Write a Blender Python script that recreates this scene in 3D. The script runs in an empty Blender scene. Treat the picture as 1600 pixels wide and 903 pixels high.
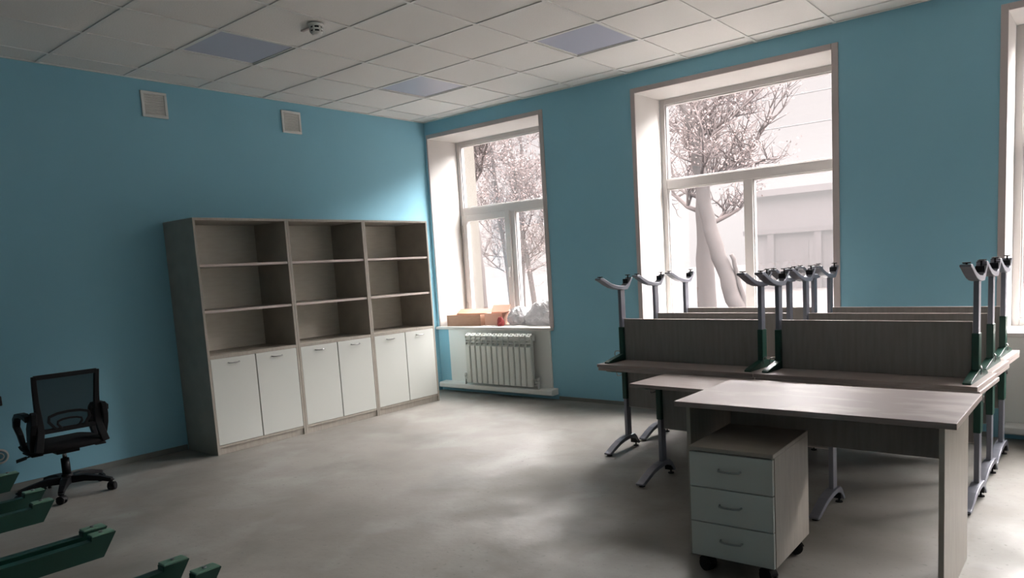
import bpy, bmesh, math, random
from mathutils import Vector, Matrix
random.seed(7)
C = bpy.data.collections.new('room'); bpy.context.scene.collection.children.link(C)
S = bpy.context.scene
PI = math.pi
H = 3.049                      # ceiling height
RX, RY = 13.6, -7.9            # far ends of the room, lengthened for the added unseen window

# ------------------------------------------------------------------ camera
def make_camera():
    yaw, pitch, roll = (math.radians(a) for a in (38.6415, -6.6198, -3.326))
    F = Vector((-math.sin(yaw)*math.cos(pitch), math.cos(yaw)*math.cos(pitch), math.sin(pitch)))
    right = Vector((math.cos(yaw), math.sin(yaw), 0)); up = right.cross(F)
    R = right*math.cos(roll) + up*math.sin(roll); U = -right*math.sin(roll) + up*math.cos(roll)
    cd = bpy.data.cameras.new('camera'); co = bpy.data.objects.new('camera', cd); C.objects.link(co)
    m = Matrix((R, U, -F)).transposed().to_4x4(); m.translation = Vector((6.1539, -5.8783, 1.3899))
    co.matrix_world = m
    cd.sensor_width = 36; cd.sensor_fit = 'HORIZONTAL'; cd.lens = 1132.03*36/1600
    cd.shift_x = -39.2/1600; cd.shift_y = 93.9/1600
    cd.clip_start = .05; cd.clip_end = 400
    S.camera = co
make_camera()

# ------------------------------------------------------------------ sky, light, exposure
S.view_settings.view_transform = 'Standard'; S.view_settings.look = 'None'
S.view_settings.gamma = 1; S.view_settings.use_curve_mapping = False
S.view_settings.exposure = 0.88
HORIZON, ZENITH, GLOW = 0.47, 15.5, 16.0
SUN_DIR = Vector((.30, .80, .40)).normalized()      # where the sun stands behind the overcast
w = bpy.data.worlds.new('sky'); S.world = w; w.use_nodes = True
nt = w.node_tree; nt.nodes.clear(); NN = nt.nodes.new; NL = nt.links.new
tc = NN('ShaderNodeTexCoord'); sp = NN('ShaderNodeSeparateXYZ'); NL(tc.outputs['Generated'], sp.inputs[0])
def ramp(src, a, b, lo, hi):
    m = NN('ShaderNodeMapRange'); m.interpolation_type = 'SMOOTHSTEP'
    for k, v in (('From Min', a), ('From Max', b), ('To Min', lo), ('To Max', hi)): m.inputs[k].default_value = v
    NL(src, m.inputs['Value']); return m.outputs[0]
def mth(op, a, b):
    m = NN('ShaderNodeMath'); m.operation = op; NL(a, m.inputs[0]); NL(b, m.inputs[1]); return m.outputs[0]
dt = NN('ShaderNodeVectorMath'); dt.operation = 'DOT_PRODUCT'; dt.inputs[1].default_value = SUN_DIR; NL(tc.outputs['Generated'], dt.inputs[0])
elev = ramp(sp.outputs['Z'], .235, .42, HORIZON, ZENITH)
glow = mth('MULTIPLY', ramp(dt.outputs['Value'], .25, 1.0, 0, GLOW), ramp(sp.outputs['Z'], .235, .38, 0, 1))
bg = NN('ShaderNodeBackground'); hc = NN('ShaderNodeMix'); hc.data_type = 'RGBA'
hc.inputs['A'].default_value = (1, .945, .95, 1); hc.inputs['B'].default_value = (.985, .98, .965, 1)
NL(ramp(sp.outputs['Z'], .22, .30, 0, 1), hc.inputs['Factor']); NL(hc.outputs['Result'], bg.inputs['Color'])
NL(mth('ADD', elev, glow), bg.inputs['Strength'])
ow = NN('ShaderNodeOutputWorld'); NL(bg.outputs[0], ow.inputs[0])
w.cycles.sampling_method = 'MANUAL'; w.cycles.sample_map_resolution = 512
# window portals only guide the sampling of the sky
OPEN = [(.05, 1.645), (2.745, 4.45), (5.575, 7.28), (8.40, 10.10), (11.2, 12.9)]  # last opening is out of view, added for extra daylight
SILL, HEAD = .745, 2.865
for a, b in OPEN:
    pl = bpy.data.lights.new('window_portal', 'AREA'); pl.shape = 'RECTANGLE'; pl.size = b-a; pl.size_y = HEAD-SILL
    pl.cycles.is_portal = True
    po = bpy.data.objects.new('window_portal', pl); C.objects.link(po)
    po.location = ((a+b)/2, .53, (SILL+HEAD)/2); po.rotation_euler = (-PI/2, 0, 0)

# ------------------------------------------------------------------ materials
MATS = {}
def mat(name, col, rough=.6, metal=0, spec=.5, noise=None, bump=None, col2=None):
    """noise=(scale, (sx,sy,sz), lo, hi) mixes col2 into col; bump=(scale,strength)"""
    m = bpy.data.materials.new(name); m.use_nodes = True; t = m.node_tree; b = t.nodes['Principled BSDF']
    b.inputs['Base Color'].default_value = (*col, 1); b.inputs['Roughness'].default_value = rough
    b.inputs['Metallic'].default_value = metal; b.inputs['Specular IOR Level'].default_value = spec
    if noise or bump:
        co = t.nodes.new('ShaderNodeTexCoord')
    if noise:
        mp = t.nodes.new('ShaderNodeMapping'); mp.inputs['Scale'].default_value = noise[1]
        t.links.new(co.outputs['Object'], mp.inputs[0])
        n = t.nodes.new('ShaderNodeTexNoise'); n.inputs['Scale'].default_value = noise[0]; n.inputs['Detail'].default_value = 6
        t.links.new(mp.outputs[0], n.inputs['Vector'])
        r = t.nodes.new('ShaderNodeMapRange'); r.inputs['From Min'].default_value = noise[2]; r.inputs['From Max'].default_value = noise[3]
        t.links.new(n.outputs[0], r.inputs['Value'])
        mx = t.nodes.new('ShaderNodeMix'); mx.data_type = 'RGBA'
        mx.inputs['A'].default_value = (*col, 1); mx.inputs['B'].default_value = (*col2, 1)
        t.links.new(r.outputs[0], mx.inputs['Factor']); t.links.new(mx.outputs['Result'], b.inputs['Base Color'])
    if bump:
        n2 = t.nodes.new('ShaderNodeTexNoise'); n2.inputs['Scale'].default_value = bump[0]; n2.inputs['Detail'].default_value = 5
        t.links.new(co.outputs['Object'], n2.inputs['Vector'])
        bp = t.nodes.new('ShaderNodeBump'); bp.inputs['Strength'].default_value = bump[1]; bp.inputs['Distance'].default_value = .01
        t.links.new(n2.outputs[0], bp.inputs['Height']); t.links.new(bp.outputs[0], b.inputs['Normal'])
    MATS[name] = m
    return m
def s2l(r, g, b):
    f = lambda c: c/12.92 if c <= .04045 else ((c+.055)/1.055)**2.4
    return tuple(f(c/255) for c in (r, g, b))

BLUE = mat('blue_wall_paint', s2l(138, 190, 209), .75, spec=.25, noise=(1.3, (1, 1, 1), .3, .7), col2=s2l(142, 194, 212), bump=(45, .06))
WHITE_P = mat('white_plaster', s2l(200, 197, 193), .7, spec=.3, noise=(3, (1, 1, 1), .3, .7), col2=s2l(194, 191, 187))
CASING = mat('shaded_white_casing', s2l(190, 180, 178), .6)  # white plastic; the grey it takes when unlit is put into the colour
TILE = mat('mineral_fibre_tile', s2l(232, 230, 226), .9, spec=.1, noise=(160, (1, 1, 1), .62, .75), col2=s2l(206, 204, 200), bump=(90, .15))
TBAR = mat('ceiling_rail_enamel', s2l(225, 224, 220), .45)
LAMP_OFF = mat('unlit_lamp_diffuser', s2l(186, 188, 204), .35)
PVC = mat('white_window_plastic', s2l(196, 192, 190), .4)
RUBBER = mat('dark_rubber', (.02, .02, .022), .6)
LAM = mat('grey_oak_laminate', s2l(172, 165, 154), .42, noise=(7, (1, 9, 1), .35, .7), col2=s2l(160, 152, 142))
LAM_B = mat('pale_back_board', s2l(228, 221, 208), .5, noise=(7, (1, 1, 6), .35, .7), col2=s2l(220, 212, 198))
LAM_T = mat('grey_oak_tabletop', s2l(166, 154, 150), .30, noise=(5, (1.2, 10, 4), .35, .7), col2=s2l(150, 138, 133))
LAM_M = mat('grey_oak_desktop', s2l(146, 134, 131), .45, spec=.35, noise=(3.2, (1, 2.4, 1), .50, .68), col2=s2l(172, 162, 159))
LAM_V = mat('grey_oak_panel', s2l(138, 134, 130), .5, noise=(8, (6, 1, .6), .35, .7), col2=s2l(128, 124, 120))
EDGE = mat('pale_edge_band', s2l(196, 182, 176), .4)
DOOR = mat('white_laminate', s2l(206, 208, 202), .42)
CHROME = mat('brushed_steel', s2l(150, 150, 150), .32, .9)
SILVER = mat('grey_powder_coat', s2l(128, 130, 140), .35, .35)
GREEN = mat('dark_green_powder_coat', s2l(10, 64, 52), .38, spec=.5)
PALEGREEN = mat('worn_pale_green_cap', s2l(120, 160, 140), .5)
BLACK = mat('black_plastic', (.006, .006, .008), .5, spec=.25)
FABRIC = mat('black_seat_fabric', (.012, .011, .012), .9, spec=.2, bump=(300, .4))
CARD = mat('brown_cardboard', s2l(168, 134, 114), .8, spec=.2, noise=(12, (1, 1, 6), .3, .7), col2=s2l(158, 124, 104))
CARD2 = mat('light_cardboard', s2l(196, 158, 140), .8, spec=.2)
RED = mat('red_print', s2l(140, 44, 42), .6)
RADW = mat('radiator_enamel', s2l(206, 210, 204), .35)
NICHE = mat('white_niche_panel', s2l(226, 228, 224), .6)
NICKEL = mat('satin_nickel', s2l(150, 156, 154), .4, .3)
BARK = mat('grey_bark', s2l(76, 70, 69), .95, spec=.1, noise=(3, (1, 1, .25), .3, .7), col2=s2l(68, 63, 62))
TWIG = mat('brown_twig', s2l(86, 77, 76), .95, spec=.1)
LEAF = mat('dry_leaf', s2l(118, 104, 102), .9, spec=.1)
GRND = mat('pale_frozen_ground', s2l(70, 66, 65), .95, spec=.1, noise=(.5, (1, 1, 1), .35, .65), col2=s2l(80, 76, 75))
FAR = mat('pale_render', s2l(82, 76, 77), .9, spec=.1)
FARD = mat('grey_render', s2l(72, 66, 67), .9, spec=.1)
GREYB = mat('grey_skirting', s2l(120, 122, 118), .7)

def floor_mat():
    m = bpy.data.materials.new('dusty_screed'); m.use_nodes = True; t = m.node_tree; b = t.nodes['Principled BSDF']
    N = t.nodes.new; L = t.links.new
    co = N('ShaderNodeTexCoord')
    def ns(scale, det, lo, hi, dist=0):
        n = N('ShaderNodeTexNoise'); n.inputs['Scale'].default_value = scale; n.inputs['Detail'].default_value = det
        n.inputs['Distortion'].default_value = dist
        L(co.outputs['Object'], n.inputs['Vector'])
        r = N('ShaderNodeMapRange'); r.inputs['From Min'].default_value = lo; r.inputs['From Max'].default_value = hi
        L(n.outputs[0], r.inputs['Value']); return r.outputs[0]
    def mix(a, bb, f):
        x = N('ShaderNodeMix'); x.data_type = 'RGBA'
        for k, v in (('A', a), ('B', bb)):
            if isinstance(v, tuple): x.inputs[k].default_value = (*v, 1)
            else: L(v, x.inputs[k])
        L(f, x.inputs['Factor']); return x.outputs['Result']
    c = mix(s2l(126, 122, 116), s2l(139, 135, 129), ns(.9, 6, .38, .62, .2))
    c = mix(c, s2l(150, 149, 144), ns(2.0, 8, .52, .74, .4))
    c = mix(c, s2l(110, 108, 102), ns(1.4, 7, .54, .76, .3))
    c = mix(c, s2l(116, 115, 110), ns(34, 3, .62, .75))
    L(c, b.inputs['Base Color'])
    rr = N('ShaderNodeMapRange'); L(ns(1.7, 5, .4, .65), rr.inputs['Value'])
    rr.inputs['To Min'].default_value = .42; rr.inputs['To Max'].default_value = .7
    L(rr.outputs[0], b.inputs['Roughness']); b.inputs['Specular IOR Level'].default_value = .4
    bp = N('ShaderNodeBump'); bp.inputs['Strength'].default_value = .12; bp.inputs['Distance'].default_value = .01
    L(ns(24, 5, 0, 1), bp.inputs['Height']); L(bp.outputs[0], b.inputs['Normal'])
    return m
FLOOR = floor_mat()

def glass_mat():
    m = bpy.data.materials.new('window_glass'); m.use_nodes = True; t = m.node_tree; t.nodes.clear()
    o = t.nodes.new('ShaderNodeOutputMaterial'); x = t.nodes.new('ShaderNodeMixShader')
    tr = t.nodes.new('ShaderNodeBsdfTransparent'); tr.inputs[0].default_value = (.97, .95, .95, 1)
    g = t.nodes.new('ShaderNodeBsdfGlossy'); g.inputs['Roughness'].default_value = .02
    x.inputs[0].default_value = .05
    t.links.new(tr.outputs[0], x.inputs[1]); t.links.new(g.outputs[0], x.inputs[2]); t.links.new(x.outputs[0], o.inputs[0])
    return m
GLASS = glass_mat()
def mesh_fabric():
    m = bpy.data.materials.new('black_mesh_fabric'); m.use_nodes = True; t = m.node_tree; t.nodes.clear()
    o = t.nodes.new('ShaderNodeOutputMaterial'); x = t.nodes.new('ShaderNodeMixShader')
    tr = t.nodes.new('ShaderNodeBsdfTransparent'); d = t.nodes.new('ShaderNodeBsdfDiffuse'); d.inputs[0].default_value = (.03, .03, .032, 1)
    x.inputs[0].default_value = .82
    t.links.new(tr.outputs[0], x.inputs[1]); t.links.new(d.outputs[0], x.inputs[2]); t.links.new(x.outputs[0], o.inputs[0])
    return m
MESHF = mesh_fabric()
def film_mat():
    m = bpy.data.materials.new('clear_plastic_film'); m.use_nodes = True; t = m.node_tree; t.nodes.clear()
    o = t.nodes.new('ShaderNodeOutputMaterial'); x = t.nodes.new('ShaderNodeMixShader'); y = t.nodes.new('ShaderNodeMixShader')
    tr = t.nodes.new('ShaderNodeBsdfTranslucent'); tr.inputs[0].default_value = (.5, .49, .49, 1)
    d = t.nodes.new('ShaderNodeBsdfDiffuse'); d.inputs[0].default_value = (.3, .3, .3, 1)
    g = t.nodes.new('ShaderNodeBsdfGlossy'); g.inputs['Roughness'].default_value = .2
    co = t.nodes.new('ShaderNodeTexCoord'); n = t.nodes.new('ShaderNodeTexNoise'); n.inputs['Scale'].default_value = 14
    n.inputs['Detail'].default_value = 6; n.inputs['Distortion'].default_value = 1.5
    bp = t.nodes.new('ShaderNodeBump'); bp.inputs['Strength'].default_value = .9; bp.inputs['Distance'].default_value = .03
    t.links.new(co.outputs['Object'], n.inputs['Vector']); t.links.new(n.outputs[0], bp.inputs['Height'])
    for q in (d, g, tr): t.links.new(bp.outputs[0], q.inputs['Normal'])
    x.inputs[0].default_value = .45; y.inputs[0].default_value = .12
    t.links.new(d.outputs[0], x.inputs[1]); t.links.new(tr.outputs[0], x.inputs[2])
    t.links.new(x.outputs[0], y.inputs[1]); t.links.new(g.outputs[0], y.inputs[2]); t.links.new(y.outputs[0], o.inputs[0])
    return m
FILM = film_mat()
def brick_mat():
    m = bpy.data.materials.new('yellow_brick'); m.use_nodes = True; t = m.node_tree; b = t.nodes['Principled BSDF']
    co = t.nodes.new('ShaderNodeTexCoord'); mp = t.nodes.new('ShaderNodeMapping'); mp.inputs['Rotation'].default_value = (PI/2, 0, PI/2)
    br = t.nodes.new('ShaderNodeTexBrick'); br.inputs['Scale'].default_value = 1
    br.inputs['Color1'].default_value = (*s2l(66, 58, 47), 1); br.inputs['Color2'].default_value = (*s2l(58, 50, 40), 1)
    br.inputs['Mortar'].default_value = (*s2l(72, 67, 61), 1)
    br.inputs['Brick Width'].default_value = .26; br.inputs['Row Height'].default_value = .08; br.inputs['Mortar Size'].default_value = .012
    t.links.new(co.outputs['Object'], mp.inputs[0]); t.links.new(mp.outputs[0], br.inputs['Vector'])
    t.links.new(br.outputs['Color'], b.inputs['Base Color']); b.inputs['Roughness'].default_value = .9
    return m
BRICK = brick_mat()

# ------------------------------------------------------------------ mesh helpers
def box(bm, x0, x1, y0, y1, z0, z1, M=None, mi=0):
    vs = [bm.verts.new((x, y, z)) for z in (z0, z1) for y in (y0, y1) for x in (x0, x1)]
    if M: 
        for v in vs: v.co = M @ v.co
    for f in ((0, 2, 3, 1), (4, 5, 7, 6), (0, 1, 5, 4), (2, 6, 7, 3), (0, 4, 6, 2), (1, 3, 7, 5)):
        fc = bm.faces.new([vs[i] for i in f]); fc.material_index = mi
def prism(bm, pts, d0, d1, axis='x', M=None):
    """closed 2-D outline extruded along axis: x -> pts are (y,z); y -> (x,z); z -> (x,y)"""
    def P(a, b, d):
        return {'x': (d, a, b), 'y': (a, d, b), 'z': (a, b, d)}[axis]
    A = [bm.verts.new(P(a, b, d0)) for a, b in pts]; B = [bm.verts.new(P(a, b, d1)) for a, b in pts]
    n = len(pts)
    fs = [bm.faces.new(A), bm.faces.new(B[::-1])]
    for i in range(n):
        fs.append(bm.faces.new((A[i], B[i], B[(i+1) % n], A[(i+1) % n])))
    if M:
        for v in A+B: v.co = M @ v.co
    bmesh.ops.recalc_face_normals(bm, faces=fs)
def cyl(bm, c0, c1, r0, r1=None, n=14):
    r1 = r0 if r1 is None else r1
    c0, c1 = Vector(c0), Vector(c1); d = (c1-c0).normalized()
    u = d.orthogonal().normalized(); v = d.cross(u)
    A = [bm.verts.new(c0+(u*math.cos(2*PI*i/n)+v*math.sin(2*PI*i/n))*r0) for i in range(n)]
    B = [bm.verts.new(c1+(u*math.cos(2*PI*i/n)+v*math.sin(2*PI*i/n))*r1) for i in range(n)]
    for i in range(n):
        f = bm.faces.new((A[i], A[(i+1) % n], B[(i+1) % n], B[i])); f.smooth = True
    bm.faces.new(A[::-1]); bm.faces.new(B)
def tube(bm, pts, r, n=8, closed=False):
    pts = [Vector(p) for p in pts]; rs = r if isinstance(r, (list, tuple)) else [r]*len(pts)
    rings = []; u = None; N = len(pts)
    for i, p in enumerate(pts):
        if closed: d = (pts[(i+1) % N]-pts[i-1]).normalized()
        else: d = (pts[min(i+1, N-1)]-pts[max(i-1, 0)]).normalized()
        if u is None: u = d.orthogonal().normalized()
        else:
            u = (u-d*u.dot(d)); u = u.normalized() if u.length > 1e-6 else d.orthogonal().normalized()
        v = d.cross(u)
        rings.append([bm.verts.new(p+(u*math.cos(2*PI*k/n)+v*math.sin(2*PI*k/n))*rs[i]) for k in range(n)])
    M = N if closed else N-1
    for i in range(M):
        a, b = rings[i], rings[(i+1) % N]
        for k in range(n):
            f = bm.faces.new((a[k], a[(k+1) % n], b[(k+1) % n], b[k])); f.smooth = True
    if not closed:
        bm.faces.new(rings[0][::-1]); bm.faces.new(rings[-1])
def strip(bm, pts, w, t, up=Vector((0, 0, 1)), closed=False):
    """flat bar of width w (across) and thickness t swept through pts"""
    pts = [Vector(p) for p in pts]; N = len(pts); rings = []
    for i, p in enumerate(pts):
        if closed: d = (pts[(i+1) % N]-pts[i-1]).normalized()
        else: d = (pts[min(i+1, N-1)]-pts[max(i-1, 0)]).normalized()
        a = up.normalized(); b = d.cross(a).normalized()
        ww = w[i] if isinstance(w, (list, tuple)) else w; tt = t[i] if isinstance(t, (list, tuple)) else t
        rings.append([bm.verts.new(p+a*sx*ww/2+b*sy*tt/2) for sx, sy in ((-1, -1), (1, -1), (1, 1), (-1, 1))])
    for i in range(N if closed else N-1):
        a, b = rings[i], rings[(i+1) % N]
        for k in range(4): bm.faces.new((a[k], a[(k+1) % 4], b[(k+1) % 4], b[k]))
    if not closed:
        bm.faces.new(rings[0][::-1]); bm.faces.new(rings[-1])
def obj(name, bm, m, parent=None, bevel=0, smooth=False):
    bmesh.ops.recalc_face_normals(bm, faces=bm.faces[:])
    me = bpy.data.meshes.new(name); bm.to_mesh(me); bm.free()
    for q in (m if isinstance(m, list) else [m]): me.materials.append(q)
    if smooth:
        for f in me.polygons: f.use_smooth = True
    o = bpy.data.objects.new(name, me); C.objects.link(o)
    if parent: o.parent = parent
    if bevel:
        b = o.modifiers.new('bevel', 'BEVEL'); b.width = bevel; b.segments = 2; b.limit_method = 'ANGLE'
    return o
def bxo(name, dims, m, parent=None, bevel=.0015):
    bm = bmesh.new(); box(bm, *dims); return obj(name, bm, m, parent, bevel)
def tag(o, label, cat, group=None, kind=None):
    o['label'] = label; o['category'] = cat
    if group: o['group'] = group
    if kind: o['kind'] = kind
    return o
def thing(name, label, cat, loc=(0, 0, 0), rz=0, group=None):
    o = bpy.data.objects.new(name, None); C.objects.link(o); o.location = loc; o.rotation_euler = (0, 0, rz)
    o.empty_display_size = .1
    return tag(o, label, cat, group)
def struct(o):
    o['kind'] = 'structure'; return o
def dup(root, loc, rot, label, group=None):
    def cp(o, par):
        c = o.copy(); C.objects.link(c)
        if par: c.parent = par
        for ch in o.children: cp(ch, c)
        return c
    r = cp(root, None); r.location = loc; r.rotation_euler = rot; r['label'] = label
    if group: r['group'] = group
    return r

# ------------------------------------------------------------------ room shell
T = .55  # window wall thickness
struct(bxo('floor', (-.0, RX, RY, 0.0, -.12, 0), FLOOR, bevel=0))
struct(bxo('wall_left', (-.3, 0, RY, T, -.12, H+.1), BLUE, bevel=0))
struct(bxo('wall_back', (-.3, RX+.3, RY-.25, RY, -.12, H+.1), BLUE, bevel=0))
struct(bxo('wall_right', (RX, RX+.3, RY, T, -.12, H+.1), BLUE, bevel=0))
bm = bmesh.new(); xs = [0]
for a, b in OPEN:
    box(bm, xs[-1], a-.01, 0, T, -.12, H+.1); box(bm, a-.01, b+.01, 0, T, -.12, SILL-.035); box(bm, a-.01, b+.01, 0, T, HEAD+.01, H+.1)
    xs.append(b+.01)
box(bm, xs[-1], RX, 0, T, -.12, H+.1)
struct(obj('wall_window', bm, BLUE))
# suspended ceiling: recessed tiles between white rails
GX0, GY0 = -.3246, -.1909
lamps = [(2, 1), (2, 4), (5, 4), (5, 1), (8, 4), (8, 1), (2, -2), (5, -2), (8, -2), (11, 4), (11, 1), (11, -2), (14, 4), (14, 1), (14, -2)]
def cell(j, i):
    x = GX0+.6*j; y = GY0-.6*(6-i); return x, x+.6, y, y+.6
bm = bmesh.new()
for j in range(0, 24):
    for i in range(-7, 7):
        x0, x1, y0, y1 = cell(j, i)
        if (j, i) in lamps: continue
        x0, x1, y0, y1 = max(x0, 0), min(x1, RX), max(y0, RY), min(y1, 0)
        if x1-x0 < .02 or y1-y0 < .02: continue
        box(bm, x0+.001, x1-.001, y0+.001, y1-.001, H+.007, H+.02, mi=0)
for j in range(1, 24):
    x = GX0+.6*j
    if 0 < x < RX: box(bm, x-.012, x+.012, RY, 0, H, H+.006, mi=1)
for i in range(-7, 8):
    y = GY0-.6*(6-i)
    if RY < y < 0: box(bm, 0, RX, y-.012, y+.012, H+.0005, H+.0062, mi=1)
box(bm, 0, RX, -.02, 0, H-.001, H+.006, mi=1); box(bm, 0, .02, RY, 0, H-.001, H+.006, mi=1)
box(bm, 0, RX, RY, 0, H+.05, H+.07, mi=0)
struct(obj('ceiling', bm, [TILE, TBAR]))

# skirting
struct(bxo('baseboard_left', (0, .012, RY, -3.03, 0, .045), GREYB, bevel=0))
bm = bmesh.new(); box(bm, 1.72, 2.65, -.012, 0, 0, .035); box(bm, 4.5, 5.5, -.012, 0, 0, .035)
struct(obj('baseboard_window', bm, GREYB))

def window(n, a, b, mull, sash_left):
    # reveal lining, casing, sill, niche panel below, pipe boxing
    bm = bmesh.new()
    box(bm, a-.01, a, -.001, .45, SILL, HEAD+.01); box(bm, b, b+.01, -.001, .45, SILL, HEAD+.01); box(bm, a, b, -.001, .45, HEAD, HEAD+.01)
    struct(obj('trim_%d' % (n*3-2), bm, WHITE_P))
    bm = bmesh.new()
    l = a-.045 if a > .1 else a-.02
    box(bm, l, a, -.01, 0, SILL, HEAD+.045); box(bm, b, b+.05, -.01, 0, SILL, HEAD+.045); box(bm, a, b, -.01, 0, HEAD, HEAD+.045)
    struct(obj('trim_%d' % (n*3-1), bm, CASING, bevel=.003))
    bm = bmesh.new(); box(bm, max(a-.04, .002), b+.04, -.05, .46, SILL-.03, SILL)
    pa = a+.13 if n == 1 else a
    pn = bmesh.new(); box(pn, pa, b, -.015, 0, .10, SILL-.03); struct(obj('niche_panel', pn, NICHE))
    struct(obj('trim_%d' % (n*3), bm, WHITE_P, bevel=.003))
    lg = bmesh.new(); prism(lg, [(0, .052), (-.105, .052), (-.115, .060), (-.115, .10), (-.10, .112), (0, .118)], a+.02, b+.06, 'x')
    struct(obj('pipe_boxing', lg, NICHE, bevel=.003))
    # frame
    y0, y1 = .45, .52; f = .05; tz0, tz1 = (2.0, 2.10) if n == 1 else (2.035, 2.12)
    bm = bmesh.new()
    box(bm, a, a+f, y0, y1, SILL, HEAD); box(bm, b-f, b, y0, y1, SILL, HEAD)
    box(bm, a+f, b-f, y0, y1, HEAD-f, HEAD); box(bm, a+f, b-f, y0, y1, SILL, SILL+f)
    box(bm, a+f, b-f, y0, y1, tz0, tz1); box(bm, mull-.038, mull+.038, y0, y1, SILL+f, tz0)
    # beads
    for (p, q, r, s) in ((a+f, b-f, tz1, HEAD-f), (a+f, mull-.038, SILL+f, tz0), (mull+.038, b-f, SILL+f, tz0)):
        d = .012
        box(bm, p, p+d, y0+.015, y1-.01, r, s); box(bm, q-d, q, y0+.015, y1-.01, r, s)
        box(bm, p+d, q-d, y0+.015, y1-.01, r, r+d); box(bm, p+d, q-d, y0+.015, y1-.01, s-d, s)
    fr = struct(obj('window_%d' % n, bm, PVC, bevel=.003))
    for (p, q, r, s) in ((a+f, b-f, tz1, HEAD-f), (a+f, mull-.038, SILL+f, tz0), (mull+.038, b-f, SILL+f, tz0)):
        bm = bmesh.new(); box(bm, p, q, y0+.036, y0+.040, r, s); obj('glass_pane', bm, GLASS, fr)
    if sash_left:
        p, q, r, s = a+f-.012, mull-.026, SILL+f-.012, tz0+.012; d = .07
        bm = bmesh.new()
        box(bm, p, p+d, y0-.02, y0+.03, r, s); box(bm, q-d, q, y0-.02, y0+.03, r, s)
        box(bm, p+d, q-d, y0-.02, y0+.03, r, r+d); box(bm, p+d, q-d, y0-.02, y0+.03, s-d, s)
        sa = obj('sash', bm, PVC, fr, bevel=.004)
        bm = bmesh.new(); box(bm, q-.045, q-.02, y0-.032, y0-.02, 1.33, 1.40); box(bm, q-.04, q-.025, y0-.045, y0-.032, 1.27, 1.38)
        obj('handle', bm, PVC, sa, bevel=.003)
        for hz in (r+.12, s-.2):
            bm = bmesh.new(); cyl(bm, (p-.002, y0-.026, hz), (p-.002, y0-.026, hz+.09), .008); obj('hinge', bm, PVC, sa)
    return fr
window(1, *OPEN[0], .845, True)
window(2, *OPEN[1], 3.595, False)
window(3, *OPEN[2], 6.43, False)
window(4, *OPEN[3], 9.25, False)
window(5, *OPEN[4], 12.05, False)  # unseen window, added to bring more daylight towards the bookcases

# ------------------------------------------------------------------ radiators
def radiator(x0, n, label):
    r = thing('radiator', label, 'radiator', (x0, 0, 0)); r['group'] = 'sectional radiators under the windows'
    p = .0785; y0, y1 = -.135, -.055; z0, z1 = .135, .685
    for k in range(n):
        bm = bmesh.new(); x = k*p
        # front plate with rounded cheeks, louvred head, flow tube behind
        prism(bm, [(x+.004, y0+.010), (x+.012, y0), (x+p-.012, y0), (x+p-.004, y0+.010), (x+p-.004, y0+.016), (x+.004, y0+.016)], z0, z1-.135, 'z')
        box(bm, x+.012, x+p-.012, y0+.016, y1-.016, z0+.02, z1-.14)
        box(bm, x+.002, x+p-.002, y0+.022, y1, z0+.015, z0+.075); box(bm, x+.002, x+p-.002, y0+.022, y1, z1-.075, z1-.015)
        for q in range(4):      # slanted fins of the head
            zz = z1-.135+.036*q
            M = Matrix.Translation((x+p/2, y0+.028, zz+.012)) @ Matrix.Rotation(math.radians(38), 4, 'X')
            box(bm, -p/2+.010, p/2-.010, -.024, .024, -.003, .003, M)
        box(bm, x+.004, x+.010, y0+.012, y0+.05, z1-.135, z1-.012); box(bm, x+p-.010, x+p-.004, y0+.012, y0+.05, z1-.135, z1-.012)
        cyl(bm, (x+p/2, y0+.03, z1-.02), (x+p/2, y0+.03, z1), .012, .008, 10)
        obj('radiator_section', bm, RADW, r, bevel=.0015)
    for s, xx in ((-1, 0), (1, n*p)):
        bm = bmesh.new(); zz = z0+.045
        cyl(bm, (xx, -.095, zz), (xx+s*.05, -.095, zz), .014); cyl(bm, (xx+s*.05, -.095, zz-.075), (xx+s*.05, -.095, zz+.02), .011)
        v = obj('supply_pipe', bm, RADW, r)
        bm = bmesh.new(); cyl(bm, (xx+s*.05, -.095, zz+.02), (xx+s*.05, -.095, zz+.055), .018, .015); obj('valve_knob', bm, RADW, v)
    for s, xx in ((-1, 0), (1, n*p)):
        bm = bmesh.new(); cyl(bm, (xx, -.095, z1-.045), (xx+s*.012, -.095, z1-.045), .019); obj('end_plug', bm, RADW, r)
    for xx in (p*2, p*(n-2)): bxo('wall_bracket', (xx-.01, xx+.01, y1, -.012, z1-.06, z1-.03), RADW, r)
radiator(.535, 12, 'white twelve-section radiator under the corner window')

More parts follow.
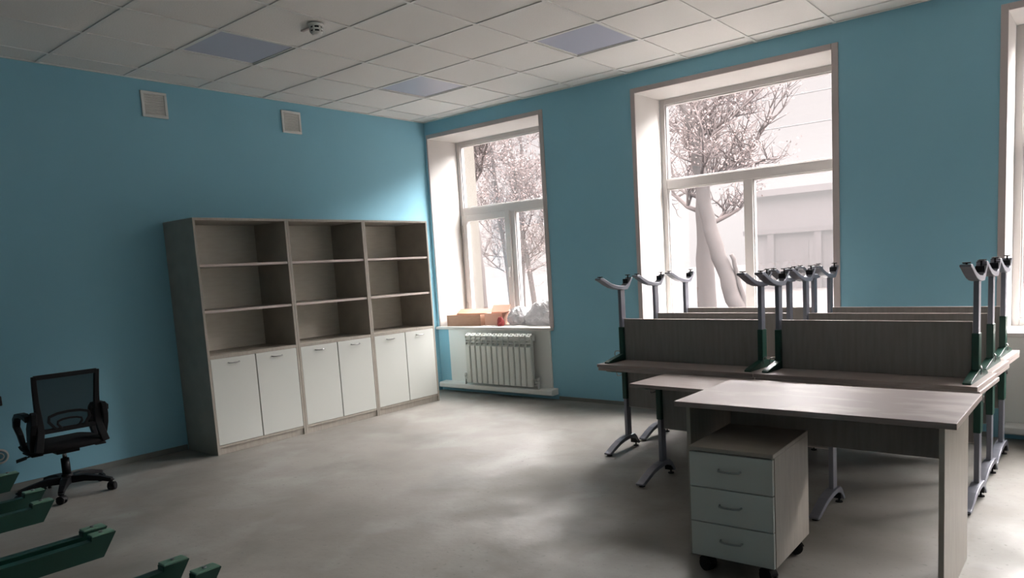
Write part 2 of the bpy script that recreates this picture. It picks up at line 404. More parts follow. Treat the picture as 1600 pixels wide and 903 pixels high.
# ------------------------------------------------------------------ bookcases
def make_bookcase():
    W, D, Hh, t = .829, .496, 1.913, .020
    r = thing('bookcase', '', 'bookcase')
    # local: x = depth (front at D), y from 0 to -W
    bxo('side_panel', (0, D, -t, 0, 0, Hh-t), LAM, r); bxo('side_panel', (0, D, -W, -W+t, 0, Hh-t), LAM, r)
    bxo('top_panel', (0, D, -W, 0, Hh-t, Hh), LAM, r)
    bxo('back_panel', (.004, .010, -W+t, -t, .02, Hh-t), LAM_B, r, 0)
    bxo('plinth', (D-.03, D-.012, -W+t, -t, 0, .055), LAM, r); bxo('bottom_panel', (.01, D-.003, -W+t, -t, .055, .075), LAM, r)
    bxo('counter_shelf', (.01, D-.002, -W+t, -t, .785, .812), LAM, r)
    for z in (1.165, 1.535):
        s = bxo('shelf', (.01, D-.012, -W+t, -t, z-.010, z+.010), LAM, r)
        bxo('edge_strip', (D-.012, D-.010, -W+t, -t, z-.010, z+.010), EDGE, s, 0)
    mid = -W/2
    for s, (y0, y1) in ((1, (mid+.005, -.022)), (-1, (-W+.022, mid-.005))):
        d = bxo('door', (D-.018, D-.001, y0, y1, .078, .783), DOOR, r, .002); d['label'] = 'white laminate door'
        yc = (y0+y1)/2; z = .742
        bm = bmesh.new()
        tube(bm, [(D-.001, yc-.048, z), (D+.016, yc-.044, z-.002), (D+.022, yc-.02, z-.003), (D+.022, yc+.02, z-.003), (D+.016, yc+.044, z-.002), (D-.001, yc+.048, z)], .0045, 8)
        obj('handle', bm, CHROME, d)['label'] = 'chrome bow handle'
    bxo('divider', (.02, D-.0185, mid-.010, mid+.010, .075, .785), LAM, r)
    return r
bc = make_bookcase()
bc.location = (0.001, -.531, 0)
labels = ['grey oak bookcase with white doors, nearest the corner window',
          'middle grey oak bookcase of the three standing along the blue wall',
          'grey oak bookcase with white doors, nearest the black office chair']
bc['label'] = labels[0]; bc['group'] = 'bookcases along the blue wall'
for k in (1, 2): dup(bc, (.001, -.531-.831*k, 0), (0, 0, 0), labels[k])

# ------------------------------------------------------------------ student tables (fixed legs with telescopic posts)
FOOT = [(-.03, .022), (-.005, .030), (.05, .058), (.11, .083), (.17, .098), (.23, .105), (.29, .105), (.315, .085), (.345, .045), (.362, .022),
        (.343, .018), (.325, .040), (.295, .066), (.265, .078), (.22, .076), (.17, .070), (.11, .056), (.05, .030), (.005, .010), (-.028, .010)]
def make_table(W=1.180, y0=-.012, y1=.468, Ht=.640, panel=True):
    r = thing('school_table', '', 'table')
    t = .022
    tt = bxo('tabletop', (-W/2, W/2, y0, y1, Ht-t, Ht), LAM_T, r, .002)
    for s in (-1, 1):
        bxo('edge_band', (s*W/2-.001, s*W/2+.001, y0, y1, Ht-t+.001, Ht-.001), EDGE, tt, 0)['label'] = 'pale edge band'
    px = W/2-.055; pc = .245
    for s in (-1, 1):
        x = s*px
        bm = bmesh.new(); box(bm, x-.013, x+.013, pc-.026, pc+.026, .09, Ht-.2)
        leg = obj('leg', bm, SILVER, r, .003); leg['label'] = 'grey inner post'
        bm = bmesh.new(); prism(bm, FOOT, x-.026, x+.026, 'x')
        ft = obj('foot', bm, SILVER, r, .003); ft['label'] = 'grey arched foot'
        for gy in (.0, .335):
            bm = bmesh.new()
            cyl(bm, (x, gy, .0), (x, gy, .006), .020, .018, 12); cyl(bm, (x, gy, .006), (x, gy, .03), .005, .005, 8)
            obj('glide', bm, BLACK, ft)['label'] = 'black screw glide'
        bm = bmesh.new(); box(bm, x-.022, x+.022, .300, .322, .030, .070); obj('foot_pad', bm, BLACK, ft)['label'] = 'black foot pad'
        bm = bmesh.new(); box(bm, x-.0175, x+.0175, pc-.031, pc+.031, Ht-.265, Ht-t)
        sl = obj('leg_sleeve', bm, GREEN, r, .004); sl['label'] = 'dark green outer sleeve'
        bm = bmesh.new()
        prism(bm, [(.03, Ht-t), (.03, Ht-t-.010), (.05, Ht-t-.018), (pc-.03, Ht-t-.048), (pc+.03, Ht-t-.048), (.41, Ht-t-.020), (.43, Ht-t-.012), (.43, Ht-t)], x-.020, x+.020, 'x')
        obj('bracket_arm', bm, GREEN, r, .002)['label'] = 'dark green arm'
        bm = bmesh.new(); xo = x+s*.0175
        z = Ht-.085
        tube(bm, [(xo, pc-.02, z), (xo+s*.012, pc-.035, z-.006), (xo+s*.018, pc-.058, z-.004), (xo+s*.018, pc-.066, z+.016), (xo+s*.016, pc-.058, z+.030)], .0035, 6)
        cyl(bm, (xo, pc, z), (xo+s*.006, pc, z), .009, .007, 10)
        obj('bag_hook', bm, CHROME, r)
    if panel:
        mp = bxo('modesty_panel', (-px+.019, px-.019, pc-.008, pc+.008, Ht-t-.300, Ht-t-.001), LAM_V, r, .001)
        bxo('edge_band', (-px+.019, px-.019, pc-.0085, pc+.0085, Ht-t-.302, Ht-t-.299), EDGE, mp, 0)
    return r
TH = -.065
ux, uy = math.cos(TH), math.sin(TH)
S0 = Vector((3.285, -1.600, 0))
def spot(a, b):
    return (S0.x+a*ux-b*uy*.28, S0.y+a*uy+b, 0)
ROWS = ['front row', 'middle row', 'row nearest the windows']
COLS = ['left', 'right']
tb = None
for row in range(3):
    for c in range(2):
        for lev in range(2):
            j = (random.uniform(-.0015, .0015), random.uniform(-.004, .004))
            a = .590+1.184*c+(j[0] if lev else 0)+(.010 if (row == 0 and lev == 0) else 0); b = .489*row+j[1]
            x, y, _ = spot(a, b)
            g = 'school tables standing upright under the stack' if lev == 0 else 'upside-down school tables on top of the stack'
            if lev == 0:
                lab = 'upright grey oak school table, bottom of the stack, %s, %s half' % (ROWS[row], COLS[c]); loc, rot = (x, y, 0), (0, 0, TH)
            else:
                lab = 'upside-down school table with legs in the air, %s, %s half' % (ROWS[row], COLS[c])
                loc = (x, y, 1.2808); rot = Matrix.Rotation(TH, 3, 'Z') @ Matrix.Rotation(PI, 3, 'Y'); rot = rot.to_euler()
            if tb is None:
                tb = make_table(); tb.location = loc; tb.rotation_euler = rot; tb['label'] = lab; tb['group'] = g
            else: dup(tb, loc, rot, lab, g)
st = make_table(1.18, -.012, .395, .640)
st['label'] = 'single grey oak school table between the stack and the desk'; st.name = 'school_table'
v = Vector((3.860, -2.118, 0)); st.location = (v.x+.59*ux, v.y+.59*uy, 0); st.rotation_euler = (0, 0, TH)

# ------------------------------------------------------------------ teacher's desk
DW, DD, DH = 1.135, .623, .735
desk = thing('office_desk', 'grey oak office desk with panel sides in the right foreground', 'desk', (4.592, -2.947, 0), -.005)
tp = bxo('desktop', (0, DW, 0, DD, DH-.024, DH), LAM_M, desk, .002)
bxo('edge_band', (DW-.001, DW+.001, 0, DD, DH-.023, DH-.001), EDGE, tp, 0)['label'] = 'pale edge band'
bxo('side_panel', (.035, .055, .05, DD-.03, 0, DH-.0245), LAM, desk); sp_ = bxo('side_panel', (DW-.065, DW-.045, .05, DD-.03, 0, DH-.0245), LAM, desk)
bxo('modesty_panel', (.055, DW-.065, DD-.13, DD-.114, .465, DH-.0245), LAM_V, desk)

# ------------------------------------------------------------------ drawer pedestal
PW, PD, PH = .370, .465, .574
ped = thing('drawer_pedestal', 'low mobile pedestal with three pale drawers under the desk', 'drawer unit', (4.728, -3.086, 0), .027)
bxo('side_panel', (0, .016, .018, PD, .086, PH-.018), LAM, ped); bxo('side_panel', (PW-.016, PW, .018, PD, .086, PH-.018), LAM, ped)
bxo('top_panel', (0, PW, 0, PD, PH-.018, PH), LAM, ped, .002); bxo('bottom_panel', (.016, PW-.016, .02, PD, .086, .102), LAM, ped)
bxo('back_panel', (.016, PW-.016, PD-.01, PD-.004, .102, PH-.018), LAM, ped)
zs = [.088, .2435, .399, .5545]
for k in range(3):
    z0, z1 = zs[k], zs[k+1]-.004
    d = bxo('drawer', (.003, PW-.003, 0, .018, z0, z1), DOOR, ped, .002); d['label'] = 'white laminate drawer front'
    bxo('drawer_box', (.03, PW-.03, .018, PD-.06, z0+.02, z1-.03), LAM, d)
    zc = (z0+z1)/2+.01; xc = PW*.5; bm = bmesh.new()
    tube(bm, [(xc-.048, 0, zc), (xc-.044, -.016, zc-.002), (xc-.02, -.022, zc-.003), (xc+.02, -.022, zc-.003), (xc+.044, -.016, zc-.002), (xc+.048, 0, zc)], .0045, 8)
    obj('handle', bm, NICKEL, d)
def caster(parent, x, y, ztop, R=.030, name='caster', turn=0.3):
    bm = bmesh.new(); M = Matrix.Translation((x, y, 0)) @ Matrix.Rotation(turn, 4, 'Z')
    q = bmesh.new()
    for s in (-1, 1):
        cyl(q, (0, s*.006, R), (0, s*.024, R), R, R*.93, 18)
    arc = [(R*1.12*math.cos(a), R+R*1.12*math.sin(a)) for a in [math.radians(d) for d in range(10, 175, 15)]]
    prism(q, arc, -.020, .020, 'y')
    cyl(q, (0, 0, R), (0, 0, ztop), .008, n=10)
    cyl(q, (0, 0, ztop-.008), (0, 0, ztop), .018, n=12)
    for v in q.verts: v.co = M @ v.co
    bm.free()
    return obj(name, q, BLACK, parent)
for x, y in ((.05, .06), (PW-.05, .06), (.05, PD-.05), (PW-.05, PD-.05)):
    caster(ped, x, y, .086, .033, turn=random.uniform(-.6, .8))

# ------------------------------------------------------------------ office chair (seen from behind, facing the blue wall)
ch = thing('office_chair', 'black mesh-back office chair on castors facing the blue wall', 'chair', (.49, -4.10, 0), math.radians(-2))
# local frame: +x is the chair's rear (towards the camera), y across
bm = bmesh.new()
for k in range(5):
    a = math.radians(-25+72*k); d = Vector((math.cos(a), math.sin(a), 0))
    pts = [d*.02+Vector((0, 0, .10)), d*.12+Vector((0, 0, .105)), d*.22+Vector((0, 0, .090)), d*.29+Vector((0, 0, .072))]
    strip(bm, pts, [.05, .045, .034, .028], [.060, .05, .038, .034])
cyl(bm, (0, 0, .075), (0, 0, .14), .040, .034, 20)
obj('star_base', bm, BLACK, ch, .004)
for k in range(5):
    a = math.radians(-25+72*k)
    caster(ch, .285*math.cos(a), .285*math.sin(a), .075, .027, turn=a+1.1+.5*k)
bm = bmesh.new(); cyl(bm, (0, 0, .13), (0, 0, .25), .027, .026, 20); obj('gas_lift_cover', bm, BLACK, ch)
bm = bmesh.new(); cyl(bm, (0, 0, .25), (0, 0, .315), .013, n=14); obj('gas_lift_rod', bm, CHROME, ch)
bm = bmesh.new(); box(bm, -.09, .10, -.07, .07, .300, .335); me_ = obj('tilt_mechanism', bm, BLACK, ch, .005)
bm = bmesh.new(); tube(bm, [(-.02, -.05, .318), (-.03, -.16, .308), (-.035, -.21, .298)], .005, 8)
strip(bm, [(-.035, -.21, .298), (-.04, -.27, .285)], .022, .008); obj('lever', bm, BLACK, me_)
# seat cushion: rounded slab, waterfall front
def cushion():
    bm = bmesh.new(); nx, ny = 14, 14; top = {}; bot = {}
    for i in range(nx+1):
        for j in range(ny+1):
            u = -1+2*i/nx; v = -1+2*j/ny
            sx = u*math.sqrt(max(0, 1-.28*v*v)) ; sy = v*math.sqrt(max(0, 1-.28*u*u))
            e = max(abs(u), abs(v))
            z = .402-.032*e**4-(.022*max(0, -u)**3)-.010*(1-u*u)*(1-v*v)
            top[i, j] = bm.verts.new((sx*.245, sy*.242, z)); bot[i, j] = bm.verts.new((sx*.235, sy*.234, (.328+.020*e**4)-(.012*max(0, -u)**3)))
    for i in range(nx):
        for j in range(ny):
            bm.faces.new((top[i, j], top[i+1, j], top[i+1, j+1], top[i, j+1])); bm.faces.new((bot[i, j], bot[i, j+1], bot[i+1, j+1], bot[i+1, j]))
    for i in range(nx):
        bm.faces.new((top[i, 0], bot[i, 0], bot[i+1, 0], top[i+1, 0])); bm.faces.new((top[i, ny], top[i+1, ny], bot[i+1, ny], bot[i, ny]))
        bm.faces.new((top[0, i], top[0, i+1], bot[0, i+1], bot[0, i])); bm.faces.new((top[nx, i], bot[nx, i], bot[nx, i+1], top[nx, i+1]))
    return bm
obj('seat', cushion(), FABRIC, ch, smooth=True)
# backrest frame: side uprights slightly bowed, top bar, bottom bar
def back_x(z): return .205+.055*((z-.42)/.46)+.028*math.sin(PI*(z-.42)/.46)*-1
bm = bmesh.new()
for s in (-1, 1):
    zz = [.36, .44, .50, .58, .68, .78, .862]
    hw = [.200, .182, .170, .172, .177, .181, .184]
    strip(bm, [(back_x(z), s*h, z) for z, h in zip(zz, hw)], [.040, .038, .034, .030, .028, .026, .026], [.046, .044, .042, .038, .032, .030, .028], up=Vector((1, 0, 0)))
strip(bm, [(back_x(.85), y, .852) for y in (-.184, -.1, 0, .1, .184)], .022, .030, up=Vector((1, 0, 0)))
strip(bm, [(back_x(.49), y, .487) for y in (-.172, -.1, 0, .1, .172)], .026, .030, up=Vector((1, 0, 0)))
bf = obj('backrest_frame', bm, BLACK, ch, .004)
bm = bmesh.new(); g = {}
for i in range(9):
    z = .49+(.850-.49)*i/8; h = .166+(.178-.166)*i/8
    for j in range(9):
        v = -1+j/4; g[i, j] = bm.verts.new((back_x(z)-.016*(1-v*v), v*h, z))
for i in range(8):
    for j in range(8): bm.faces.new((g[i, j], g[i, j+1], g[i+1, j+1], g[i+1, j]))
mf = obj('backrest_mesh', bm, MESHF, bf, smooth=True)
bm = bmesh.new()
for w0, hh, th in ((.135, .105, .018), (.080, .062, .014)):
    pts = [(back_x(.52)+.012, -w0*.62, .492), (back_x(.55)+.014, -w0*.9, .492+hh*.55), (back_x(.58)+.014, -w0*.86, .492+hh*.85), (back_x(.6)+.012, -w0*.5, .492+hh),
           (back_x(.6)+.012, 0, .492+hh*1.05), (back_x(.6)+.012, w0*.5, .492+hh), (back_x(.58)+.014, w0*.86, .492+hh*.85), (back_x(.55)+.014, w0*.9, .492+hh*.55), (back_x(.52)+.012, w0*.62, .492)]
    strip(bm, pts, .010, th, up=Vector((1, 0, 0)))
obj('lumbar_support', bm, BLACK, bf, .002)
for s in (-1, 1):   # closed loop armrests
    bm = bmesh.new(); y = s*.216
    pts = [(.20, .585), (.13, .600), (.05, .602), (-.02, .592), (-.075, .560), (-.098, .51), (-.085, .45), (-.05, .39), (-.02, .365)]
    strip(bm, [(a, y+s*(.012 if .45 < z_ else 0), z_) for a, z_ in pts], [.040, .044, .046, .046, .044, .040, .036, .032, .030], [.040, .034, .030, .030, .032, .034, .034, .034, .034], up=Vector((0, 1, 0)))
    strip(bm, [(.235, y-s*.01, .625), (.205, y-s*.005, .565), (.17, y, .50), (.14, y, .43), (.11, y*.97, .37)], .034, [.03, .085, .090, .065, .055], up=Vector((0, 1, 0)))
    box(bm, -.06, .14, min(y*.72, y*1.04), max(y*.72, y*1.04), .322, .336)
    obj('armrest', bm, BLACK, ch, .005)

# ------------------------------------------------------------------ green leg frames without tabletops (left foreground)
def make_leg_frame():
    r = thing('table_leg_frame', '', 'table leg')
    # local y = 0 at the chamfered tip, arm runs to -.46; origin on the floor
    z1 = .62; hh = .072
    bm = bmesh.new()
    prism(bm, [(0, z1), (-.045, z1-hh), (-.415, z1-hh), (-.46, z1), (-.40, z1), (-.40, z1-.012), (-.075, z1-.012), (-.075, z1)], -.018, .018, 'x')
    arm = obj('top_arm', bm, GREEN, r, .002)
    for q in (-.072, -.454):
        bxo('cap', (-.019, .019, q, q+.066, z1, z1+.006), PALEGREEN, arm, .002)['label'] = 'pale green worn cap'
    for yy in (-.04, -.42):
        bm = bmesh.new(); cyl(bm, (0, yy, z1+.006), (0, yy, z1+.010), .006, n=8); obj('screw', bm, CHROME, arm)
    bxo('post_sleeve', (-.0175, .0175, -.34, -.28, z1-.25, z1-hh), GREEN, r, .004)
    bxo('post', (-.013, .013, -.334, -.286, .09, z1-.2), SILVER, r, .003)['label'] = 'grey inner post'
    bm = bmesh.new(); prism(bm, [(-y-.065, z) for y, z in FOOT], -.026, .026, 'x')
    ft = obj('foot', bm, SILVER, r, .003)
    for gy in (-.065, -.40):
        bm = bmesh.new(); cyl(bm, (0, gy, 0), (0, gy, .006), .020, .018, 12); cyl(bm, (0, gy, .006), (0, gy, .03), .005, n=8)
        obj('glide', bm, BLACK, ft)
    return r
lf = make_leg_frame()
spots = [(2.415, -4.887, 0, 'green table leg frame at the left edge, farthest along the row'),
         (2.850, -4.925, .00, 'green table leg frame in second place behind the chair-side pair'),
         (3.045, -4.958, .00, 'green table leg frame just under the office chair, nearer of its pair'),
         (3.565, -4.975, .0, 'green table leg frame, farther one of the tight middle pair'),
         (3.645, -4.980, .0, 'green table leg frame, nearer one of the tight middle pair'),
         (4.100, -4.965, .0, 'green table leg frame at the bottom edge, left one of the last pair'),
         (4.240, -4.945, .0, 'green table leg frame at the bottom edge, rightmost of all')]
for k, (x, y, rz, lab) in enumerate(spots):
    if k == 0: lf.location = (x, y, 0); lf['label'] = lab; lf['group'] = 'bare green table leg frames'
    else: dup(lf, (x, y, 0), (0, 0, rz), lab, 'bare green table leg frames')

# ------------------------------------------------------------------ on the corner window sill
def carton(name, label, x, y, rz, W, D, Hc, m, flap):
    r = thing(name, label, 'box', (x, y, SILL), rz); t = .004
    bm = bmesh.new()
    box(bm, 0, W, 0, t, 0, Hc); box(bm, 0, W, D-t, D, 0, Hc); box(bm, 0, t, t, D-t, 0, Hc); box(bm, W-t, W, t, D-t, 0, Hc); box(bm, t, W-t, t, D-t, 0, t)
    obj('carton_body', bm, m, r)
    for (px, py, w_, ax, ang) in flap:
        M = Matrix.Translation((px, py, Hc)) @ Matrix.Rotation(ang, 4, ax)
        bm = bmesh.new()
        if ax == 'X': box(bm, 0, w_, 0, .10, 0, t, M)
        else: box(bm, 0, .10, 0, w_, 0, t, M)
        obj('flap', bm, m, r)
    return r
carton('cardboard_box', 'flat brown cardboard box at the left end of the window sill', .128, .025, .14, .47, .20, .125, CARD, [(.0, .196, .47, 'X', .5)])
carton('cardboard_box', 'light open cardboard box behind the flat brown one on the sill', .635, .115, .26, .22, .18, .135, CARD2, [(0, .176, .22, 'X', .9), (.216, 0, .18, 'Y', -.2)])
def bag(label, x, y, z, sx, sy, sz, seed, m=FILM, name='plastic_bag'):
    bm = bmesh.new(); bmesh.ops.create_icosphere(bm, subdivisions=5, radius=1)
    rnd = random.Random(seed); ph = [(Vector((rnd.uniform(-1, 1), rnd.uniform(-1, 1), rnd.uniform(-1, 1))).normalized(), rnd.uniform(2, 9), rnd.uniform(0, 6)) for _ in range(16)]
    for v in bm.verts:
        n = v.co.normalized(); d = sum(abs(math.sin(n.dot(a)*f+p))*.10/(1+.12*f) for a, f, p in ph)
        q = n*(.72+d*.55)
        if n.z > .55: q.z += (n.z-.55)*(.5+.3*math.sin(9*math.atan2(n.y, n.x)))
        q.z = max(q.z, -.60)
        v.co = Vector((q.x*sx, q.y*sy, (q.z+.60)*sz))
    for v in bm.verts: v.co += Vector((x, y, z+.001))
    o = obj(name, bm, m, smooth=True); return o
def placed(o, x, y):   # put the origin at the base of the bag
    off = Vector((x, y, SILL))
    for v in o.data.vertices: v.co -= off
    o.location = off
    return o
b1 = bag('', 1.0, .29, SILL, .13, .12, .105, 3); tag(placed(b1, 1.0, .29), 'crumpled clear plastic bag in the middle of the corner window sill', 'plastic bag', 'plastic bags on the corner window sill')
b2 = bag('', 1.365, .28, SILL, .235, .13, .135, 9); tag(placed(b2, 1.365, .28), 'larger crumpled plastic bag at the right end of the sill', 'plastic bag', 'plastic bags on the corner window sill')
b3 = bag('', .885, .10, SILL, .045, .03, .052, 5, RED, 'packet'); tag(placed(b3, .90, .10), 'small red packet between the open box and the plastic bags', 'packet')
bm = bmesh.new()
for k in range(9):
    a = k*.7; tube(bm, [(0, 0, .004), (.04*math.cos(a), .02*math.sin(a), .010), (.09*math.cos(a+.3), .035*math.sin(a+.3), .005)], .0035, 5)
o = obj('crumpled_paper', bm, WHITE_P); o.location = (.80, .02, SILL); tag(o, 'white scrap of torn paper at the front edge of the sill', 'paper')

# ------------------------------------------------------------------ wall vents
def vent(y0, z0, label):
    r = thing('wall_vent', label, 'vent', (0, y0, z0), group='square vents high on the blue wall'); W = .205
    bm = bmesh.new()
    for a in ((0, .015, 0, W, 0, .022), (0, .015, 0, W, W-.022, W), (0, .015, 0, .022, .022, W-.022), (0, .015, W-.022, W, .022, W-.022)): box(bm, *a)
    obj('vent_frame', bm, TBAR, r, .003)
    bm = bmesh.new(); box(bm, 0, .002, .022, W-.022, .022, W-.022)
    for k in range(11):
        M = Matrix.Translation((.007, 0, .030+k*.0145)) @ Matrix.Rotation(.7, 4, 'Y'); box(bm, -.006, .006, .022, W-.022, -.001, .001, M)
    obj('louvre', bm, TILE, r)
vent(-3.083, 2.757, 'white square vent on the blue wall, left one near the ceiling')
vent(-1.818, 2.762, 'white square vent on the blue wall, right one nearer the corner')

# ------------------------------------------------------------------ ceiling lamps and detector
def ceiling_lamp(j, i, label):
    x0, x1, y0, y1 = cell(j, i)
    r = thing('ceiling_light', label, 'ceiling light', ((x0+x1)/2, (y0+y1)/2, H), group='square flush ceiling lights'); h = .286
    bm = bmesh.new()
    for a in ((-h, h, -h, -h+.014), (-h, h, h-.014, h), (-h, -h+.014, -h+.014, h-.014), (h-.014, h, -h+.014, h-.014)): box(bm, *a, .0068, .03)
    obj('lamp_frame', bm, TBAR, r)
    bm = bmesh.new(); box(bm, -h+.014, h-.014, -h+.014, h-.014, .012, .02); obj('diffuser', bm, LAMP_OFF, r)['label'] = 'bluish unlit diffuser'
ll = {(2, 1): 'unlit square ceiling light above the left vent', (2, 4): 'unlit square ceiling light nearest the room corner', (5, 4): 'unlit square ceiling light beside the big middle window',
      (5, 1): 'unlit square ceiling light cut off by the top of the photo'}
for j, i in lamps: 
    ceiling_lamp(j, i, ll.get((j, i), 'unlit square ceiling light outside the photo'))
sd = thing('motion_detector', 'small white round detector hanging on the ceiling', 'detector', (1.985, -2.80, H))
bm = bmesh.new(); cyl(bm, (0, 0, -.018), (0, 0, 0), .045, .052, 24); obj('mounting_plate', bm, TBAR, sd)
bm = bmesh.new(); cyl(bm, (0, 0, -.030), (0, 0, -.018), .036, .036, 24); cyl(bm, (0, 0, -.052), (0, 0, -.042), .036, .036, 24); obj('sensor_window', bm, BLACK, sd)['label'] = 'dark sensor slots'
bm = bmesh.new(); cyl(bm, (0, 0, -.042), (0, 0, -.030), .042, .042, 24); cyl(bm, (0, 0, -.072), (0, 0, -.052), .024, .042, 24)
for k in range(6):
    a = k*PI/3; box(bm, .028, .044, -.005, .005, -.055, -.018, Matrix.Rotation(a, 4, 'Z'))
obj('housing', bm, TBAR, sd)
bm = bmesh.new(); box(bm, -.16, -.045, -.010, .010, -.012, 0); obj('cable_cover', bm, CASING, sd, .002)

# cable coil and small socket low on the blue wall, left edge
bm = bmesh.new()
for q, (rr, dx) in enumerate(((.050, .010), (.044, .018), (.022, .014))):
    tube(bm, [(dx, rr*math.cos(2*PI*k/28), rr*math.sin(2*PI*k/28)) for k in range(28)], .0045, 6, closed=True)
tube(bm, [(.012, -.05, 0), (.012, -.10, .04), (.006, -.13, .12)], .0045, 6)
o = obj('cable_coil', bm, WHITE_P); o.location = (0, -4.345, .262); tag(o, 'coil of white cable hanging low on the blue wall at the left edge', 'cable')
wb = thing('wall_socket', 'small dark socket on the blue wall above the cable coil', 'socket', (0, -4.325, .655))
bm = bmesh.new(); box(bm, 0, .028, -.035, .035, -.035, .035); obj('socket_body', bm, RUBBER, wb, .006)
bm = bmesh.new(); cyl(bm, (.028, 0, 0), (.032, 0, 0), .022, n=20); obj('socket_face', bm, BLACK, wb)

# ------------------------------------------------------------------ outside
GZ = -.75
bm = bmesh.new(); box(bm, -90, 60, T+.02, 120, GZ-.3, GZ); o = struct(obj('ground_outside', bm, GRND))
wing = thing('building_wing', 'yellow brick wing of the building just outside the corner window', 'building', (-1.62, .62, GZ))
bm = bmesh.new(); box(bm, -5, 0, 0, 1.95, 0, 7.5); obj('brick_wall', bm, BRICK, wing)
bm = bmesh.new(); box(bm, -5.1, .1, -.0, 2.05, 7.5, 7.7); obj('roof_edge', bm, FARD, wing)
far = thing('low_building', 'long pale flat-roofed building in the haze beyond the middle window', 'building', (-10.4, 35, GZ))
bm = bmesh.new(); box(bm, 0, 22, 0, 8, 0, 5.2); obj('walls', bm, FAR, far)
bm = bmesh.new(); box(bm, -.4, 22.4, -.5, 8.5, 5.2, 5.55); obj('roof_slab', bm, FAR, far)
bm = bmesh.new(); box(bm, -.2, 22, -.35, 0, 3.1, 3.35); obj('canopy', bm, FARD, far)
for k in range(8):
    bxo('pillar', (1.2+2.6*k, 1.55+2.6*k, -.3, .02, 0, 3.1), FARD, far, 0)
    bxo('far_window', (1.75+2.6*k, 3.4+2.6*k, -.04, .02, 1.2, 2.7), FARD, far, 0)

def tree(name, label, base, trunk_pts, r0, r1, seed, nb=16, blen=2.0, zmin=2.0, leaves=1800, depth=3, spread=1.0, lsz=.045, bias=Vector((0, 0, 0))):
    rnd = random.Random(seed)
    t = thing(name, label, 'tree', base, group='bare trees outside the windows')
    B = Vector(base); pts = [Vector(p)-B for p in trunk_pts]
    fine = []
    for i in range(len(pts)-1):
        for k in range(4): fine.append(pts[i].lerp(pts[i+1], k/4))
    fine.append(pts[-1]); N = len(fine)
    bm = bmesh.new(); rad = [r0+(r1-r0)*i/(N-1) for i in range(N)]; rad[0] *= 1.25
    fine = [p+Vector((rnd.uniform(-.02, .02), rnd.uniform(-.02, .02), 0)) for p in fine]
    tube(bm, fine, rad, 12); obj('trunk', bm, BARK, t)
    br = bmesh.new(); tips = []
    def grow(p, d, L, r, lev):
        n = 5; q = [p]; dd = d.copy()
        for k in range(n):
            dd = (dd+Vector((rnd.uniform(-.28, .28), rnd.uniform(-.28, .28), rnd.uniform(-.16, .26)))+bias*.05).normalized()
            q.append(q[-1]+dd*L/n)
        tube(br, q, [r*(1-.13*k) for k in range(n+1)], 5 if lev else 6)
        if lev >= depth:
            tips.append(q[-1]); tips.append(q[3]); return
        for k in range(1, n+1):
            for _ in range(2 if lev else 1+(k > 2)):
                side = Vector((rnd.uniform(-1, 1), rnd.uniform(-1, 1), rnd.uniform(-.35, .9))).normalized()
                grow(q[k], (dd*.55+side*.8).normalized(), L*rnd.uniform(.38, .6), r*(.62-.05*k), lev+1)
    for k in range(nb):
        f = zmin+(1-zmin)*(k+.3)/nb; idx = min(int(f*(N-1)), N-1)
        a = rnd.uniform(0, 2*PI)
        d = (Vector((math.cos(a), math.sin(a)*.8, rnd.uniform(.1, .9)))*spread+bias).normalized()
        grow(fine[idx], d, blen*rnd.uniform(.7, 1.2)*(1.1-.4*f), rad[idx]*.34, 1)
    obj('branches', br, TWIG, t)
    lv = bmesh.new()
    for _ in range(leaves):
        p = rnd.choice(tips)+Vector((rnd.gauss(0, .07), rnd.gauss(0, .07), rnd.gauss(-.03, .07)))
        a = Vector((rnd.uniform(-1, 1), rnd.uniform(-1, 1), rnd.uniform(-1, 1))).normalized(); b = a.orthogonal().normalized()
        s = lsz*rnd.uniform(.5, 1.2)
        lv.faces.new([lv.verts.new(p+v) for v in (-a*s, b*s*.5, a*s, -b*s*.5)])
    o = obj('dry_seeds', lv, LEAF, t); o['kind'] = 'stuff'
    return t
def lerp_tree(*pts): return [Vector(p) for p in pts]
# the leaning fork tree in front of the middle window
tree('leaning_tree', 'thick leaning bare tree crossing the middle window', (1.30, 6, GZ),
     [(1.30, 6, GZ), (1.10, 6, .49), (.92, 6, 1.0), (.71, 6, 1.7), (.55, 6, 2.25), (.48, 6, 2.9), (.42, 6, 3.55), (.20, 6, 4.1), (-.25, 6.1, 5.2), (-.6, 6.3, 7.0)],
     .155, .07, 11, nb=14, blen=1.7, zmin=.50, leaves=3800, lsz=.030, bias=Vector((.15, .1, 0)))
tree('upright_tree', 'paler upright bare tree behind the leaning one', (-.84, 9, GZ),
     [(-.84, 9, GZ), (-.86, 9, .6), (-.87, 9, 2), (-.90, 9, 3.2), (-.98, 9, 5), (-1.05, 9, 7.5)], .24, .08, 23, nb=14, blen=2.2, zmin=.42, leaves=3000, lsz=.034)
tree('corner_tree', 'bare tree with pale forked trunk seen through the corner window', (-4.9, 6, GZ),
     [(-4.86, 6, GZ), (-4.86, 6, .5), (-4.90, 6, 1.66), (-5.0, 6, 3.06), (-4.72, 6, 4.3), (-4.5, 6, 5.0), (-4.2, 6, 6.5)], .17, .09, 31, nb=10, blen=1.6, zmin=.5, leaves=2500, lsz=.030)
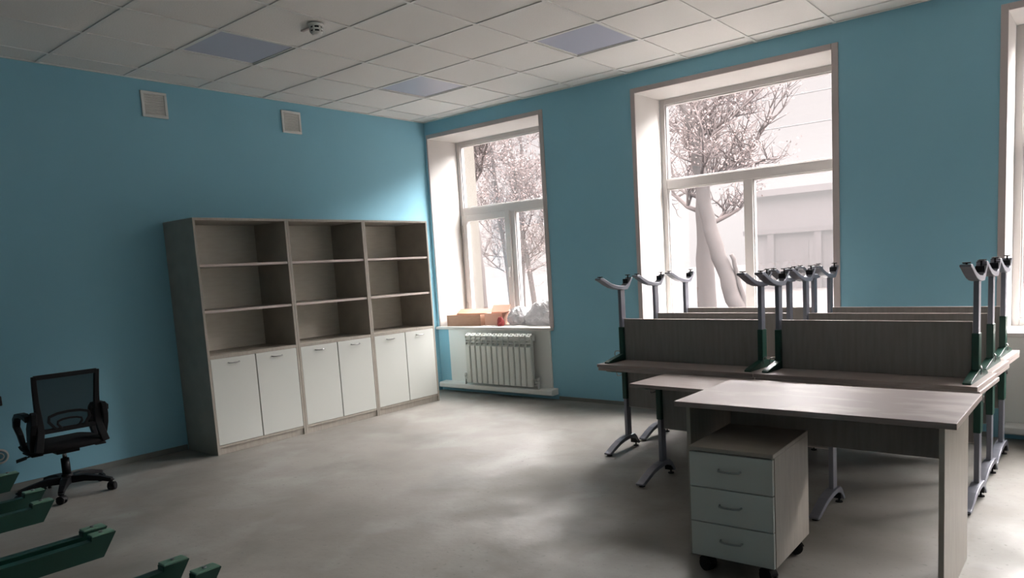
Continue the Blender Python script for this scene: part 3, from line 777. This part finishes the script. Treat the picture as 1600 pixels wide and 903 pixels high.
for k, (x, y, lean, sd_) in enumerate(((-7.3, 10, -.35, 41), (-6.45, 10, -.45, 42), (-5.95, 10.6, -.25, 43), (-8.6, 12, .2, 44))):
    tree('slender_tree', ['slender bare tree left of centre in the corner window', 'slender bare tree right of centre in the corner window',
          'slender bare tree at the right edge of the corner window', 'slender bare tree in the distance behind the forked trunk'][k], (x, y, GZ),
         [(x, y, GZ), (x+lean*.4, y, 1.2), (x+lean, y, 3.0), (x+lean*1.4, y, 5.0), (x+lean*1.6, y, 7.2)], .085, .03, sd_, nb=18, blen=1.7, zmin=.25, leaves=3500, spread=.8, lsz=.034)
tree('sapling', 'thin sapling beside the foot of the leaning tree', (1.42, 6.05, GZ), [(1.42, 6.05, GZ), (1.22, 6.05, .5), (1.10, 6.05, 1.0), (1.03, 6.02, 1.38)], .05, .035, 3, nb=0, leaves=0)
for k in range(2):
    bm = bmesh.new(); pts = [(-9+2.2*i, 15, 5.55-.32*k+.012*(i-5)**2+.02*i-(.5 if k else 0)) for i in range(12)]
    tube(bm, pts, .012, 6)
    o = obj('overhead_cable', bm, RUBBER); tag(o, ['upper thin overhead cable crossing the middle window', 'lower thin overhead cable crossing the middle window'][k], 'cable', 'overhead cables outside')

# thin winter mist over the yard
hm = bpy.data.materials.new('winter_mist'); hm.use_nodes = True; ht = hm.node_tree; ht.nodes.clear()
vs = ht.nodes.new('ShaderNodeVolumeScatter'); vs.inputs['Density'].default_value = .0022; vs.inputs['Color'].default_value = (1, .97, .97, 1)
va = ht.nodes.new('ShaderNodeVolumeAbsorption'); va.inputs['Density'].default_value = .015; va.inputs['Color'].default_value = (0, 0, 0, 1)
ad = ht.nodes.new('ShaderNodeAddShader'); ht.links.new(vs.outputs[0], ad.inputs[0]); ht.links.new(va.outputs[0], ad.inputs[1])
ho = ht.nodes.new('ShaderNodeOutputMaterial'); ht.links.new(ad.outputs[0], ho.inputs['Volume'])
bm = bmesh.new(); box(bm, -75, 45, 3.2, 80, GZ-.1, 9)
mist = obj('mist', bm, hm); mist['kind'] = 'stuff'; mist['label'] = 'thin pale winter mist over the yard outside the windows'; mist['category'] = 'mist'
